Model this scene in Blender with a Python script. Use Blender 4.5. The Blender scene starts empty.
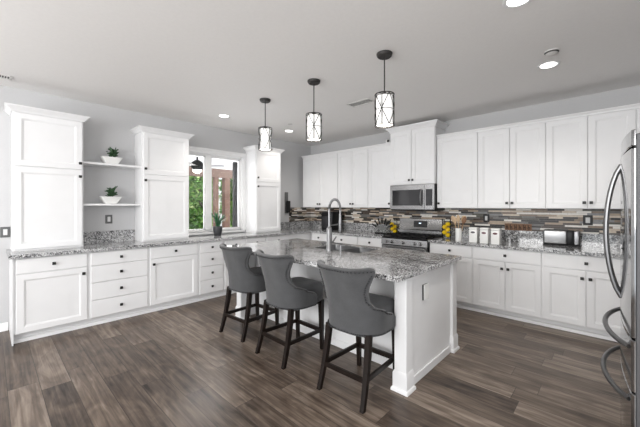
import bpy, bmesh, math, random
from mathutils import Vector, Matrix, Euler
random.seed(7)
PI = math.pi
scene = bpy.context.scene
COL = scene.collection

# ------------------------------------------------------------------ camera, world, lights, exposure
cam_data = bpy.data.cameras.new('camera')
cam = bpy.data.objects.new('camera', cam_data)
COL.objects.link(cam)
cam.location = (4.991, -4.991, 1.408)
cam.rotation_euler = (PI/2, 0, 0.7553)
cam_data.sensor_width = 36.0
cam_data.lens = 311.3/640*36.0
cam_data.shift_y = -0.0122
cam_data.clip_start = 0.05
scene.camera = cam

world = bpy.data.worlds.new('world')
scene.world = world
world.use_nodes = True
wn = world.node_tree
bg = wn.nodes['Background']
bg.inputs['Color'].default_value = (0.90, 0.95, 1.0, 1)
bg.inputs['Strength'].default_value = 1.6

def lamp(name, kind, loc, rot, energy, color=(1, 1, 1), **kw):
    d = bpy.data.lights.new(name, kind)
    d.energy = energy
    d.color = color
    for k, v in kw.items():
        setattr(d, k, v)
    o = bpy.data.objects.new(name, d)
    o.location = loc
    o.rotation_euler = rot
    COL.objects.link(o)
    return o

lamp('sun', 'SUN', (6, -4, 8), (math.radians(38), 0, math.radians(65)), 3.0, (1.0, 0.96, 0.9), angle=0.02)
# area lamps added at unseen right and rear openings, standing in for daylight
lamp('daylight_fill_right', 'AREA', (8.40, -5.2, 1.80), (0, math.radians(98), 0), 62, (1.0, 0.99, 0.98), shape='RECTANGLE', size=1.4, size_y=4.2)
lamp('daylight_fill_rear', 'AREA', (3.4, -7.9, 1.80), (math.radians(99), 0, 0), 185, (1.0, 0.99, 0.98), shape='RECTANGLE', size=5.0, size_y=1.4)
lamp('daylight_fill_window', 'AREA', (-0.35, -2.30, 1.65), (0, math.radians(-90), 0), 16, (0.97, 0.98, 1.0), shape='RECTANGLE', size=1.1, size_y=1.0)  # added lamp just outside the window, strengthening its daylight and the floor glare

scene.view_settings.view_transform = 'Standard'
scene.view_settings.look = 'None'
scene.view_settings.exposure = 0.13
scene.view_settings.gamma = 1.0
scene.view_settings.use_curve_mapping = False

# ------------------------------------------------------------------ material helpers
class NT:
    def __init__(self, name):
        self.m = bpy.data.materials.new(name)
        self.m.use_nodes = True
        self.t = self.m.node_tree
        self.b = self.t.nodes['Principled BSDF']
    def n(self, typ, props=None, **ins):
        nd = self.t.nodes.new(typ)
        for k, v in (props or {}).items():
            setattr(nd, k, v)
        for k, v in ins.items():
            key = int(k[1:]) if k[0] == 'i' and k[1:].isdigit() else k.replace('_', ' ')
            self.set(nd.inputs[key], v)
        return nd
    def set(self, sock, v):
        if hasattr(v, 'is_linked') or isinstance(v, bpy.types.NodeSocket):
            self.t.links.new(v, sock)
        else:
            sock.default_value = v
    def math(self, op, a, b=0.0, c=None):
        nd = self.t.nodes.new('ShaderNodeMath')
        nd.operation = op
        self.set(nd.inputs[0], a)
        self.set(nd.inputs[1], b)
        if c is not None:
            self.set(nd.inputs[2], c)
        return nd.outputs[0]
    def ramp(self, fac, stops, interp='LINEAR'):
        nd = self.t.nodes.new('ShaderNodeValToRGB')
        cr = nd.color_ramp
        cr.interpolation = interp
        while len(cr.elements) < len(stops):
            cr.elements.new(0.5)
        for e, (p, c) in zip(cr.elements, stops):
            e.position = p
            e.color = (c[0], c[1], c[2], 1) if isinstance(c, (tuple, list)) else (c, c, c, 1)
        self.set(nd.inputs[0], fac)
        return nd.outputs[0]
    def mix(self, fac, a, b, blend='MIX'):
        nd = self.t.nodes.new('ShaderNodeMix')
        nd.data_type = 'RGBA'
        nd.blend_type = blend
        self.set(nd.inputs[0], fac)
        for s, v in ((nd.inputs[6], a), (nd.inputs[7], b)):
            self.set(s, v if not isinstance(v, tuple) or len(v) == 4 else (*v, 1))
        return nd.outputs[2]
    def pos(self):
        return self.n('ShaderNodeNewGeometry').outputs['Position']
    def obj(self):
        return self.n('ShaderNodeTexCoord').outputs['Object']
    def sep(self, v):
        return self.n('ShaderNodeSeparateXYZ', i0=v).outputs
    def comb(self, x, y=0.0, z=0.0):
        return self.n('ShaderNodeCombineXYZ', i0=x, i1=y, i2=z).outputs[0]
    def bump(self, h, strength=0.2, dist=0.01):
        o = self.n('ShaderNodeBump', Height=h, Strength=strength, Distance=dist).outputs[0]
        self.t.links.new(o, self.b.inputs['Normal'])
    def out(self, color=None, rough=None, metal=None, **kw):
        if color is not None:
            self.set(self.b.inputs['Base Color'], color if not isinstance(color, tuple) or len(color) == 4 else (*color, 1))
        if rough is not None:
            self.set(self.b.inputs['Roughness'], rough)
        if metal is not None:
            self.set(self.b.inputs['Metallic'], metal)
        for k, v in kw.items():
            self.set(self.b.inputs[k.replace('_', ' ')], v)
        return self.m

def plain(name, col, rough=0.5, metal=0.0, var=0.04, scale=8.0, bump=0.0, **kw):
    """a colour with a faint procedural variation"""
    n = NT(name)
    nz = n.n('ShaderNodeTexNoise', Vector=n.obj(), Scale=scale, Detail=3.0).outputs[0]
    a = tuple(max(0, c*(1-var)) for c in col)
    b = tuple(min(1, c*(1+var)) for c in col)
    c = n.ramp(nz, [(0.3, a), (0.7, b)])
    if bump:
        n.bump(nz, bump, 0.005)
    return n.out(c, rough, metal, **kw)

M = {}
M['cabinet'] = plain('white_cabinet_paint', (0.81, 0.81, 0.815), 0.38, var=0.01)
M['trim'] = plain('white_trim_paint', (0.82, 0.82, 0.82), 0.45, var=0.01)
M['wall'] = plain('grey_wall_paint', (0.55, 0.55, 0.555), 0.85, var=0.015, scale=60)
M['ceiling'] = plain('ceiling_paint', (0.86, 0.845, 0.83), 0.9, var=0.012, scale=40)
M['black'] = plain('black_plastic', (0.012, 0.012, 0.013), 0.35, var=0.1, Specular_IOR_Level=0.2)
M['knob'] = plain('dark_bronze_knob', (0.015, 0.014, 0.013), 0.4, 0.3, var=0.1)
M['gap'] = plain('dark_recess', (0.08, 0.08, 0.08), 0.8)
M['grate'] = plain('cast_iron', (0.010, 0.010, 0.011), 0.55, var=0.2, Specular_IOR_Level=0.2)
M['chrome'] = plain('brushed_nickel', (0.25, 0.25, 0.255), 0.36, 1.0, var=0.03)
M['espresso'] = plain('espresso_wood', (0.010, 0.006, 0.0045), 0.42, var=0.3, scale=14, Specular_IOR_Level=0.22)
M['porcelain'] = plain('white_ceramic', (0.82, 0.82, 0.80), 0.25, var=0.01)
M['darkpot'] = plain('dark_grey_pot', (0.035, 0.036, 0.04), 0.5, var=0.1)
M['soil'] = plain('potting_soil', (0.03, 0.02, 0.015), 0.9, var=0.3, scale=80)
M['succulent'] = plain('succulent_leaf', (0.035, 0.085, 0.035), 0.5, var=0.4, scale=30)
M['leafblade'] = plain('blade_leaf', (0.05, 0.16, 0.075), 0.4, var=0.35, scale=20)
M['lemon'] = plain('lemon_skin', (1.0, 0.66, 0.005), 0.45, var=0.08, scale=50, bump=0.1)
M['spoonwood'] = plain('pale_spoon_wood', (0.52, 0.37, 0.23), 0.6, var=0.2, scale=20)
M['spoondark'] = plain('dark_spoon_wood', (0.20, 0.10, 0.05), 0.6, var=0.2, scale=20)
M['label'] = plain('dark_red_label', (0.10, 0.02, 0.03), 0.5)
M['labelgrey'] = plain('dark_grey_label', (0.07, 0.06, 0.07), 0.5)
M['signwood'] = plain('brown_sign_wood', (0.22, 0.12, 0.07), 0.7, var=0.4, scale=60)
M['signdark'] = plain('dark_sign_wood', (0.05, 0.025, 0.015), 0.7)
M['grey_plate'] = plain('pewter_plate', (0.12, 0.12, 0.12), 0.4, 0.5)
M['switch'] = plain('switch_plastic', (0.65, 0.65, 0.65), 0.4)
M['nail'] = plain('nailhead_metal', (0.03, 0.03, 0.032), 0.35, 0.6)
M['cage'] = plain('dark_bronze_metal', (0.022, 0.020, 0.018), 0.5, 0.2)
M['vent'] = plain('vent_white_metal', (0.66, 0.65, 0.63), 0.5)
M['ventslot'] = plain('vent_shadow_slot', (0.06, 0.058, 0.055), 0.8)
M['patiostone'] = plain('pale_patio_concrete', (0.72, 0.72, 0.74), 0.8, var=0.06)
M['patiobeam'] = plain('patio_beam_wood', (0.22, 0.145, 0.115), 0.7, var=0.15)
M['patioceil'] = plain('patio_ceiling', (0.86, 0.86, 0.87), 0.8)
M['brick'] = plain('patio_pillar_stucco', (0.20, 0.12, 0.09), 0.85, var=0.2)
M['fan'] = plain('fan_bronze', (0.010, 0.010, 0.011), 0.7, Specular_IOR_Level=0.2)
M['bark'] = plain('bark', (0.10, 0.07, 0.05), 0.9, var=0.3)
M['curtain'] = plain('white_curtain', (0.85, 0.85, 0.86), 0.9)
M['darkglass'] = plain('dark_oven_glass', (0.03, 0.03, 0.033), 0.08, var=0.05)
M['display'] = plain('black_display', (0.008, 0.008, 0.01), 0.12)

def fabric():
    n = NT('grey_woven_fabric')
    p = n.obj()
    a = n.n('ShaderNodeTexNoise', Vector=p, Scale=420.0, Detail=2.0).outputs[0]
    b = n.n('ShaderNodeTexNoise', Vector=p, Scale=9.0, Detail=2.0).outputs[0]
    f = n.math('ADD', n.math('MULTIPLY', a, 0.7), n.math('MULTIPLY', b, 0.3))
    c = n.ramp(f, [(0.3, (0.034, 0.035, 0.037)), (0.7, (0.088, 0.089, 0.093))])
    n.bump(a, 0.25, 0.002)
    return n.out(c, 0.9, Sheen_Weight=0.25)
M['fabric'] = fabric()

def leaves():
    n = NT('tree_leaf')
    r = n.n('ShaderNodeNewGeometry').outputs['Random Per Island']
    c = n.ramp(r, [(0.0, (0.05, 0.14, 0.03)), (0.5, (0.16, 0.36, 0.07)), (0.85, (0.36, 0.55, 0.16)), (1.0, (0.60, 0.68, 0.35))])
    return n.out(c, 0.5)
M['leaf'] = leaves()

def steel(name, lo, hi, rough, axis='x'):
    n = NT(name)
    s = n.sep(n.obj())
    v = n.comb(n.math('MULTIPLY', s[0], 2.0 if axis == 'x' else 300.0), n.math('MULTIPLY', s[1], 2.0 if axis == 'x' else 300.0), n.math('MULTIPLY', s[2], 300.0 if axis == 'x' else 2.0))
    z = n.n('ShaderNodeTexNoise', Vector=v, Scale=1.0, Detail=2.0).outputs[0]
    return n.out(n.ramp(z, [(0.3, (lo, lo, lo*1.01)), (0.7, (hi, hi, hi*1.01))]), rough, 1.0)
M['steel'] = steel('stainless_steel', 0.30, 0.37, 0.27)
M['fridge_steel'] = steel('fridge_stainless_steel', 0.34, 0.39, 0.09)
M['fridge_side'] = plain('fridge_side_grey', (0.10, 0.10, 0.105), 0.5, 0.3)
M['toaster_steel'] = steel('toaster_stainless', 0.20, 0.26, 0.3)
M['sink_steel'] = steel('sink_stainless', 0.20, 0.26, 0.3)
M['fridge_handle'] = plain('fridge_handle_steel', (0.19, 0.19, 0.193), 0.32, 1.0, var=0.03)

def granite(name, stops, rough):
    n = NT(name)
    p = n.pos()
    wob = n.n('ShaderNodeTexNoise', Vector=p, Scale=60.0, Detail=2.0).outputs[1]
    pv = n.n('ShaderNodeVectorMath', {'operation': 'MULTIPLY_ADD'}, i0=wob, i1=(0.012, 0.012, 0.012), i2=p).outputs[0]
    v1 = n.n('ShaderNodeTexVoronoi', Vector=pv, Scale=100.0)
    v2 = n.n('ShaderNodeTexVoronoi', Vector=pv, Scale=230.0)
    r1 = n.sep(v1.outputs['Color'])[0]
    r2 = n.sep(v2.outputs['Color'])[0]
    big = n.n('ShaderNodeTexNoise', Vector=p, Scale=7.0, Detail=3.0).outputs[0]
    f = n.math('ADD', n.math('MULTIPLY', r1, 0.55), n.math('MULTIPLY', r2, 0.45))
    f = n.math('ADD', f, n.math('MULTIPLY', n.math('SUBTRACT', big, 0.5), 0.55))
    c = n.ramp(f, stops)
    return n.out(c, rough, Specular_IOR_Level=1.0)
M['granite'] = granite('speckled_grey_granite', [(0.22, (0.010, 0.010, 0.012)), (0.33, (0.065, 0.065, 0.068)), (0.44, (0.20, 0.20, 0.205)), (0.56, (0.36, 0.36, 0.365)), (0.76, (0.70, 0.70, 0.70))], 0.10)

def mosaic():
    n = NT('linear_mosaic_tile')
    s = n.sep(n.pos())
    h = n.math('ADD', s[0], n.math('MULTIPLY', s[1], -1.0))
    TH = 0.0253
    rz = n.math('DIVIDE', s[2], TH)
    row = n.math('FLOOR', rz)
    rr = n.n('ShaderNodeTexWhiteNoise', {'noise_dimensions': '1D'}, W=row).outputs[0]
    ln = n.math('ADD', n.math('MULTIPLY', n.n('ShaderNodeTexWhiteNoise', {'noise_dimensions': '1D'}, W=n.math('ADD', row, 31.7)).outputs[0], 0.10), 0.13)
    cx = n.math('DIVIDE', n.math('ADD', h, n.math('MULTIPLY', rr, 3.0)), ln)
    colm = n.math('FLOOR', cx)
    cell = n.n('ShaderNodeTexWhiteNoise', {'noise_dimensions': '2D'}, Vector=n.comb(row, colm)).outputs[0]
    c = n.ramp(cell, [(0.0, (0.010, 0.009, 0.009)), (0.17, (0.060, 0.042, 0.032)), (0.28, (0.13, 0.125, 0.12)), (0.40, (0.22, 0.16, 0.115)),
                      (0.52, (0.40, 0.31, 0.23)), (0.64, (0.22, 0.22, 0.225)), (0.70, (0.62, 0.53, 0.43)), (0.82, (0.070, 0.068, 0.052)), (0.86, (0.80, 0.77, 0.72))], 'CONSTANT')
    fz = n.math('FRACT', rz)
    fx = n.math('MULTIPLY', n.math('FRACT', cx), ln)
    g1 = n.math('LESS_THAN', fz, 0.09)
    g2 = n.math('LESS_THAN', fx, 0.002)
    g = n.math('MAXIMUM', g1, g2)
    c = n.mix(g, c, (0.30, 0.28, 0.26))
    vein = n.n('ShaderNodeTexNoise', Vector=n.pos(), Scale=45.0, Detail=3.0).outputs[0]
    c = n.mix(0.35, c, n.ramp(vein, [(0.3, 0.3), (0.7, 0.7)]), 'OVERLAY')
    n.bump(n.math('SUBTRACT', 1.0, g), 0.3, 0.002)
    return n.out(c, 0.3, Specular_IOR_Level=0.3)
M['mosaic'] = mosaic()

def planks():
    n = NT('grey_brown_plank_floor')
    s = n.sep(n.pos())
    W, L = 0.18, 1.22
    ry = n.math('DIVIDE', n.math('ADD', s[1], 4.72+9*W), W)
    row = n.math('FLOOR', ry)
    off = n.math('MULTIPLY', n.n('ShaderNodeTexWhiteNoise', {'noise_dimensions': '1D'}, W=row).outputs[0], L)
    cx = n.math('DIVIDE', n.math('ADD', s[0], off), L)
    col = n.math('FLOOR', cx)
    rnd = n.n('ShaderNodeTexWhiteNoise', {'noise_dimensions': '2D'}, Vector=n.comb(row, col))
    tone = rnd.outputs[0]
    sh = n.math('MULTIPLY', tone, 37.0)
    g1 = n.n('ShaderNodeTexNoise', Vector=n.comb(n.math('ADD', n.math('MULTIPLY', s[0], 1.6), sh), n.math('MULTIPLY', s[1], 34.0), sh), Scale=1.0, Detail=5.0, Roughness=0.6, Distortion=0.6).outputs[0]
    g2 = n.n('ShaderNodeTexNoise', Vector=n.comb(n.math('ADD', n.math('MULTIPLY', s[0], 3.0), sh), n.math('MULTIPLY', s[1], 9.0), sh), Scale=1.0, Detail=3.0, Distortion=1.2).outputs[0]
    f = n.math('ADD', n.math('MULTIPLY', g1, 0.55), n.math('MULTIPLY', g2, 0.45))
    f = n.math('ADD', f, n.math('MULTIPLY', n.math('SUBTRACT', tone, 0.5), 0.20))
    c = n.ramp(f, [(0.28, (0.022, 0.015, 0.011)), (0.42, (0.082, 0.060, 0.046)), (0.54, (0.140, 0.106, 0.082)), (0.70, (0.270, 0.220, 0.178))])
    fy = n.math('FRACT', ry)
    fx = n.math('FRACT', cx)
    gap = n.math('MAXIMUM', n.math('LESS_THAN', fy, 0.026), n.math('LESS_THAN', fx, 0.003))
    c = n.mix(n.math('MULTIPLY', gap, 0.8), c, (0.03, 0.023, 0.019))
    n.bump(n.math('SUBTRACT', n.math('MULTIPLY', g1, 0.4), gap), 0.18, 0.003)
    return n.out(c, n.ramp(g2, [(0.3, 0.30), (0.7, 0.40)]), Specular_IOR_Level=0.35)
M['planks'] = planks()

def glass(name, tint=(1, 1, 1), rough=0.0, f0=1.45):
    n = NT(name)
    tr = n.n('ShaderNodeBsdfTransparent', Color=(*tint, 1)).outputs[0]
    gl = n.n('ShaderNodeBsdfGlossy', Color=(1, 1, 1, 1), Roughness=rough).outputs[0]
    fr = n.n('ShaderNodeFresnel', IOR=f0).outputs[0]
    mx = n.n('ShaderNodeMixShader', i0=fr, i1=tr, i2=gl).outputs[0]
    n.t.links.new(mx, n.t.nodes['Material Output'].inputs['Surface'])
    return n.m
M['glass'] = glass('window_glass')
M['vaseglass'] = glass('clear_vase_glass', (0.985, 0.99, 0.985), 0.02, 1.25)

def emit(name, col, strength):
    n = NT(name)
    nz = n.n('ShaderNodeTexNoise', Vector=n.obj(), Scale=5.0).outputs[0]
    c = n.ramp(nz, [(0.0, tuple(k*0.97 for k in col)), (1.0, col)])
    return n.out(c, 0.5, Emission_Color=c, Emission_Strength=strength)
M['lens'] = emit('lit_lens', (1.0, 0.98, 0.95), 6.0)
M['shade'] = emit('lit_white_glass_shade', (1.0, 0.99, 0.97), 0.5)
M['led'] = emit('display_digits', (0.7, 0.85, 1.0), 2.0)

# ------------------------------------------------------------------ mesh helpers
class MB:
    def __init__(self):
        self.bm = bmesh.new()
    def box(self, x0, x1, y0, y1, z0, z1, bev=0.0, seg=1, rot=None, pivot=None):
        r = bmesh.ops.create_cube(self.bm, size=1.0)
        vs = r['verts']
        c = Vector(((x0+x1)/2, (y0+y1)/2, (z0+z1)/2))
        d = Vector((x1-x0, y1-y0, z1-z0))
        for v in vs:
            v.co = Vector((v.co.x*d.x, v.co.y*d.y, v.co.z*d.z)) + c
        if bev > 0:
            es = list({e for v in vs for e in v.link_edges})
            rr = bmesh.ops.bevel(self.bm, geom=es, offset=bev, segments=seg, affect='EDGES', profile=0.5)
            vs = list({v for f in rr['faces'] for v in f.verts} | {v for v in vs if v.is_valid})
        if rot is not None:
            bmesh.ops.rotate(self.bm, verts=vs, cent=pivot or c, matrix=rot)
        return self
    def loops(self, rings, close=True, cap0=True, cap1=True):
        """skin a list of rings (lists of points)"""
        vr = [[self.bm.verts.new(p) for p in ring] for ring in rings]
        n = len(vr[0])
        for a, b in zip(vr, vr[1:]):
            for i in range(n if close else n-1):
                j = (i+1) % n
                self.bm.faces.new((a[i], a[j], b[j], b[i]))
        if close and cap0:
            self.bm.faces.new(vr[0][::-1])
        if close and cap1:
            self.bm.faces.new(vr[-1])
        return self
    def lathe(self, prof, c=(0, 0, 0), n=20, cap=True):
        rings = [[(c[0]+r*math.cos(2*PI*k/n), c[1]+r*math.sin(2*PI*k/n), c[2]+z) for k in range(n)] for r, z in prof]
        return self.loops(rings, True, cap, cap)
    def tube(self, pts, r, n=8, closed=False):
        pts = [Vector(p) for p in pts]
        m = len(pts)
        rings = []
        up = None
        for i, p in enumerate(pts):
            if closed:
                d = pts[(i+1) % m] - pts[i-1]
            else:
                d = pts[min(i+1, m-1)] - pts[max(i-1, 0)]
            d.normalize()
            if up is None:
                up = Vector((0, 0, 1)) if abs(d.z) < 0.9 else Vector((1, 0, 0))
            u = d.cross(up)
            if u.length < 1e-4:
                u = d.orthogonal()
            u.normalize()
            w = u.cross(d).normalized()
            up = w
            rad = r[i] if isinstance(r, (list, tuple)) else r
            rings.append([p + u*rad*math.cos(2*PI*k/n) + w*rad*math.sin(2*PI*k/n) for k in range(n)])
        if closed:
            rings.append(rings[0])
            return self.loops(rings, True, False, False)
        return self.loops(rings)
    def bar(self, p0, p1, w0, d0, w1=None, d1=None, xdir=(1, 0, 0)):
        """square section bar from p0 to p1 (sections parallel to the xy plane when mostly vertical)"""
        w1 = w0 if w1 is None else w1
        d1 = d0 if d1 is None else d1
        p0, p1 = Vector(p0), Vector(p1)
        d = (p1-p0).normalized()
        x = Vector(xdir)
        x = (x - d*x.dot(d)).normalized()
        y = d.cross(x)
        def ring(p, w, t):
            return [p - x*w/2 - y*t/2, p + x*w/2 - y*t/2, p + x*w/2 + y*t/2, p - x*w/2 + y*t/2]
        return self.loops([ring(p0, w0, d0), ring(p1, w1, d1)])
    def prism(self, pts, z0, z1, axis='z'):
        def P(a, b, t):
            return {'z': (a, b, t), 'x': (t, a, b), 'y': (a, t, b)}[axis]
        return self.loops([[P(a, b, z0) for a, b in pts], [P(a, b, z1) for a, b in pts]])
    def ellipsoid(self, c, rx, ry, rz, u=14, v=10, rot=None):
        r = bmesh.ops.create_uvsphere(self.bm, u_segments=u, v_segments=v, radius=1.0)
        for w in r['verts']:
            p = Vector((w.co.x*rx, w.co.y*ry, w.co.z*rz))
            if rot is not None:
                p = rot @ p
            w.co = p + Vector(c)
        return self
    def build(self, name, mat, parent=None, loc=None, smooth=35, label=None):
        bmesh.ops.recalc_face_normals(self.bm, faces=self.bm.faces[:])
        me = bpy.data.meshes.new(name)
        self.bm.to_mesh(me)
        self.bm.free()
        me.materials.append(M[mat] if isinstance(mat, str) else mat)
        if smooth:
            me.polygons.foreach_set('use_smooth', [True]*len(me.polygons))
            me.set_sharp_from_angle(angle=math.radians(smooth))
        o = bpy.data.objects.new(name, me)
        COL.objects.link(o)
        if parent is not None:
            o.parent = parent
        if loc is not None:
            o.location = loc
        if label:
            o['label'] = label
        return o

def tag(o, label, cat, group=None, kind=None):
    o['label'] = label
    if cat:
        o['category'] = cat
    if group:
        o['group'] = group
    if kind:
        o['kind'] = kind
    return o

def thing(name, label, cat, loc=(0, 0, 0), rz=0.0, group=None):
    o = bpy.data.objects.new(name, None)
    o.empty_display_size = 0.1
    COL.objects.link(o)
    o.location = loc
    o.rotation_euler = (0, 0, rz)
    return tag(o, label, cat, group)

def struct(name, mb, mat, label=None, smooth=35):
    o = mb.build(name, mat, None, None, smooth)
    o['kind'] = 'structure'
    if label:
        o['label'] = label
    return o

def dup(root, loc, rz, label):
    r = root.copy()
    COL.objects.link(r)
    r.location = loc
    r.rotation_euler = (0, 0, rz)
    r['label'] = label
    for ch in list(root.children):
        c = ch.copy()
        COL.objects.link(c)
        c.parent = r
        for g in list(ch.children):
            d = g.copy()
            COL.objects.link(d)
            d.parent = c
    return r

# ------------------------------------------------------------------ the room
HC = 2.756
XR, YB = 8.5, -8.0
struct('floor', MB().box(-0.15, XR, YB, 0.15, -0.10, 0.0), 'planks')
struct('ceiling', MB().box(-0.15, XR, YB, 0.15, HC, HC+0.12), 'ceiling')
WY0, WY1, WZ0, WZ1 = -2.83, -1.785, 0.960, 2.29
wl = MB()
wl.box(-0.15, 0, YB, WY0, 0, HC)
wl.box(-0.15, 0, WY1, 0.15, 0, HC)
wl.box(-0.15, 0, WY0, WY1, 0, WZ0)
wl.box(-0.15, 0, WY0, WY1, WZ1, HC)
struct('wall_left', wl, 'wall')
struct('wall_back', MB().box(0, 6.12, 0, 0.15, 0, HC), 'wall')
struct('wall_right', MB().box(5.97, 6.12, -3.10, 0, 0, HC), 'wall')
wr = MB()
wr.box(-0.15, 0.6, YB-0.15, YB, 0, HC).box(6.2, XR, YB-0.15, YB, 0, HC).box(0.6, 6.2, YB-0.15, YB, 2.5, HC)
struct('wall_rear', wr, 'wall')
we = MB()
we.box(XR, XR+0.15, YB, -7.4, 0, HC).box(XR, XR+0.15, -3.0, -2.95, 0, HC).box(XR, XR+0.15, -7.4, -3.0, 2.5, HC)
struct('wall_far_right', we, 'wall')
struct('wall_return', MB().box(6.12, XR+0.15, -3.10, -2.95, 0, HC), 'wall')
struct('baseboard_left', MB().prism([(0.0, 0), (0.014, 0), (0.014, 0.075), (0.006, 0.09), (0, 0.09)], YB, -4.845, 'y').box(0, 0.02, YB, -4.845, 0, 0.012), 'trim')
# mosaic tile field on the back wall, returning a little onto the left wall
struct('trim_1', MB().box(0.006, 5.96, -0.012, -0.0005, 1.068, 1.3715), 'mosaic', 'linear mosaic tile on the back wall')
struct('trim_2', MB().box(0.0005, 0.012, -0.645, -0.012, 1.068, 1.3715), 'mosaic', 'linear mosaic tile returning on the left wall')

# window in the left wall
win = thing('window_1', 'white framed sliding window looking out onto the patio', None)
win['kind'] = 'structure'
fr = MB()
FX0, FX1 = -0.11, -0.05
fr.box(FX0, FX1, WY0, WY0+0.045, WZ0, WZ1, 0.004).box(FX0, FX1, WY1-0.022, WY1, WZ0, WZ1, 0.004)
fr.box(FX0, FX1, WY0, WY1, WZ0, WZ0+0.035, 0.004).box(FX0, FX1, WY0, WY1, WZ1-0.035, WZ1, 0.004)
fr.build('window_frame', 'trim', win)
MB().box(FX0-0.005, FX1+0.012, -2.475, -2.375, WZ0+0.03, WZ1-0.03, 0.006).build('mullion', 'trim', win)
sa = MB()
for (a, b) in ((WY0+0.04, -2.47), (-2.38, WY1-0.018)):
    sa.box(-0.09, -0.06, a, a+0.024, WZ0+0.03, WZ1-0.03).box(-0.09, -0.06, b-0.024, b, WZ0+0.03, WZ1-0.03)
    sa.box(-0.09, -0.06, a, b, WZ0+0.03, WZ0+0.055).box(-0.09, -0.06, a, b, WZ1-0.055, WZ1-0.03)
sa.build('sash', 'trim', win)
MB().box(-0.078, -0.074, WY0+0.06, -2.48, WZ0+0.05, WZ1-0.05).build('glass_pane', 'glass', win)
MB().box(-0.078, -0.074, -2.37, WY1-0.035, WZ0+0.05, WZ1-0.05).build('glass_pane', 'glass', win)
cs = MB()
cs.box(0.0005, 0.018, WY0-0.07, WY0, WZ0, 2.30, 0.004).box(0.0005, 0.018, WY1, WY1+0.07, WZ0, 2.30, 0.004)
cs.box(0.0005, 0.018, WY0-0.07, WY1+0.07, WZ1, 2.345, 0.004).box(0.0005, 0.034, WY0-0.085, WY1+0.072, 2.34, 2.372, 0.006)
cs.build('casing', 'trim', win)
MB().box(-0.05, 0.04, WY0-0.03, WY1+0.03, WZ0-0.03, WZ0, 0.005).build('window_sill', 'trim', win)
rv = MB()
rv.box(-0.15, 0.0, WY0, WY0+0.004, WZ0, WZ1).box(-0.15, 0.0, WY1-0.004, WY1, WZ0, WZ1).box(-0.15, 0, WY0, WY1, WZ1-0.004, WZ1)
rv.build('reveal', 'trim', win)

# ------------------------------------------------------------------ cabinets
def rect_ring(x0, x1, z0, z1, y):
    return [(x0, y, z0), (x1, y, z0), (x1, y, z1), (x0, y, z1)]

def shaker(x0, x1, z0, z1, yb, t=0.02, fw=0.058):
    """door standing in front of plane y=yb, facing -y"""
    yf = yb - t
    c = 0.0025
    mb = MB()
    R = [rect_ring(x0, x1, z0, z1, yb), rect_ring(x0, x1, z0, z1, yf+c), rect_ring(x0+c, x1-c, z0+c, z1-c, yf),
         rect_ring(x0+fw, x1-fw, z0+fw, z1-fw, yf), rect_ring(x0+fw+0.003, x1-fw-0.003, z0+fw+0.003, z1-fw-0.003, yf+0.004),
         rect_ring(x0+fw+0.011, x1-fw-0.011, z0+fw+0.011, z1-fw-0.011, yf+0.006), rect_ring(x0+fw+0.014, x1-fw-0.014, z0+fw+0.014, z1-fw-0.014, yf+0.011)]
    return mb.loops(R)

def slab(x0, x1, z0, z1, yb, t=0.02):
    yf = yb - t
    c = 0.003
    return MB().loops([rect_ring(x0, x1, z0, z1, yb), rect_ring(x0, x1, z0, z1, yf+c), rect_ring(x0+c, x1-c, z0+c, z1-c, yf)])

def knob(parent, x, z, yf):
    mb = MB()
    mb.box(x-0.007, x+0.007, yf-0.018, yf, z-0.007, z+0.007)
    mb.box(x-0.0155, x+0.0155, yf-0.030, yf-0.016, z-0.0155, z+0.0155, 0.003)
    return mb.build('knob', 'knob', parent)

BD = 0.59        # base carcass depth, doors add 20 mm
def base_cabinet(label, x, w, fronts, rz=0.0, origin=None, group=None, end_left=False):
    """local frame: width along +x from 0, back at y=0, front at y=-BD. fronts: list of ('door'|'drawer', x0, x1, z0, z1, knobs)"""
    t = thing('base_cabinet', label, 'cabinet', origin, rz, group)
    b = MB()
    b.box(0.0, w, -BD, -0.002, 0.10, 0.8755)
    b.box(0.0, w, -0.50, -0.002, 0.0, 0.10)
    if end_left:
        b.box(-0.012, 0.0, -BD-0.018, -0.002, 0.0, 0.8755)
    b.build('carcass', 'cabinet', t)
    k = MB()
    k.prism([(-0.50, 0), (-0.548, 0), (-0.548, 0.020), (-0.540, 0.034), (-0.516, 0.036), (-0.516, 0.0995), (-0.50, 0.0995)], 0, w, 'x')
    k.build('toe_kick', 'cabinet', t)
    for kind, x0, x1, z0, z1, kn in fronts:
        if kind == 'door':
            o = shaker(x0, x1, z0, z1, -BD).build('door', 'cabinet', t)
        else:
            o = slab(x0, x1, z0, z1, -BD).build('drawer', 'cabinet', t)
        for (kx, kz) in kn:
            knob(o, kx, kz, -BD-0.02)
    return t

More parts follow.
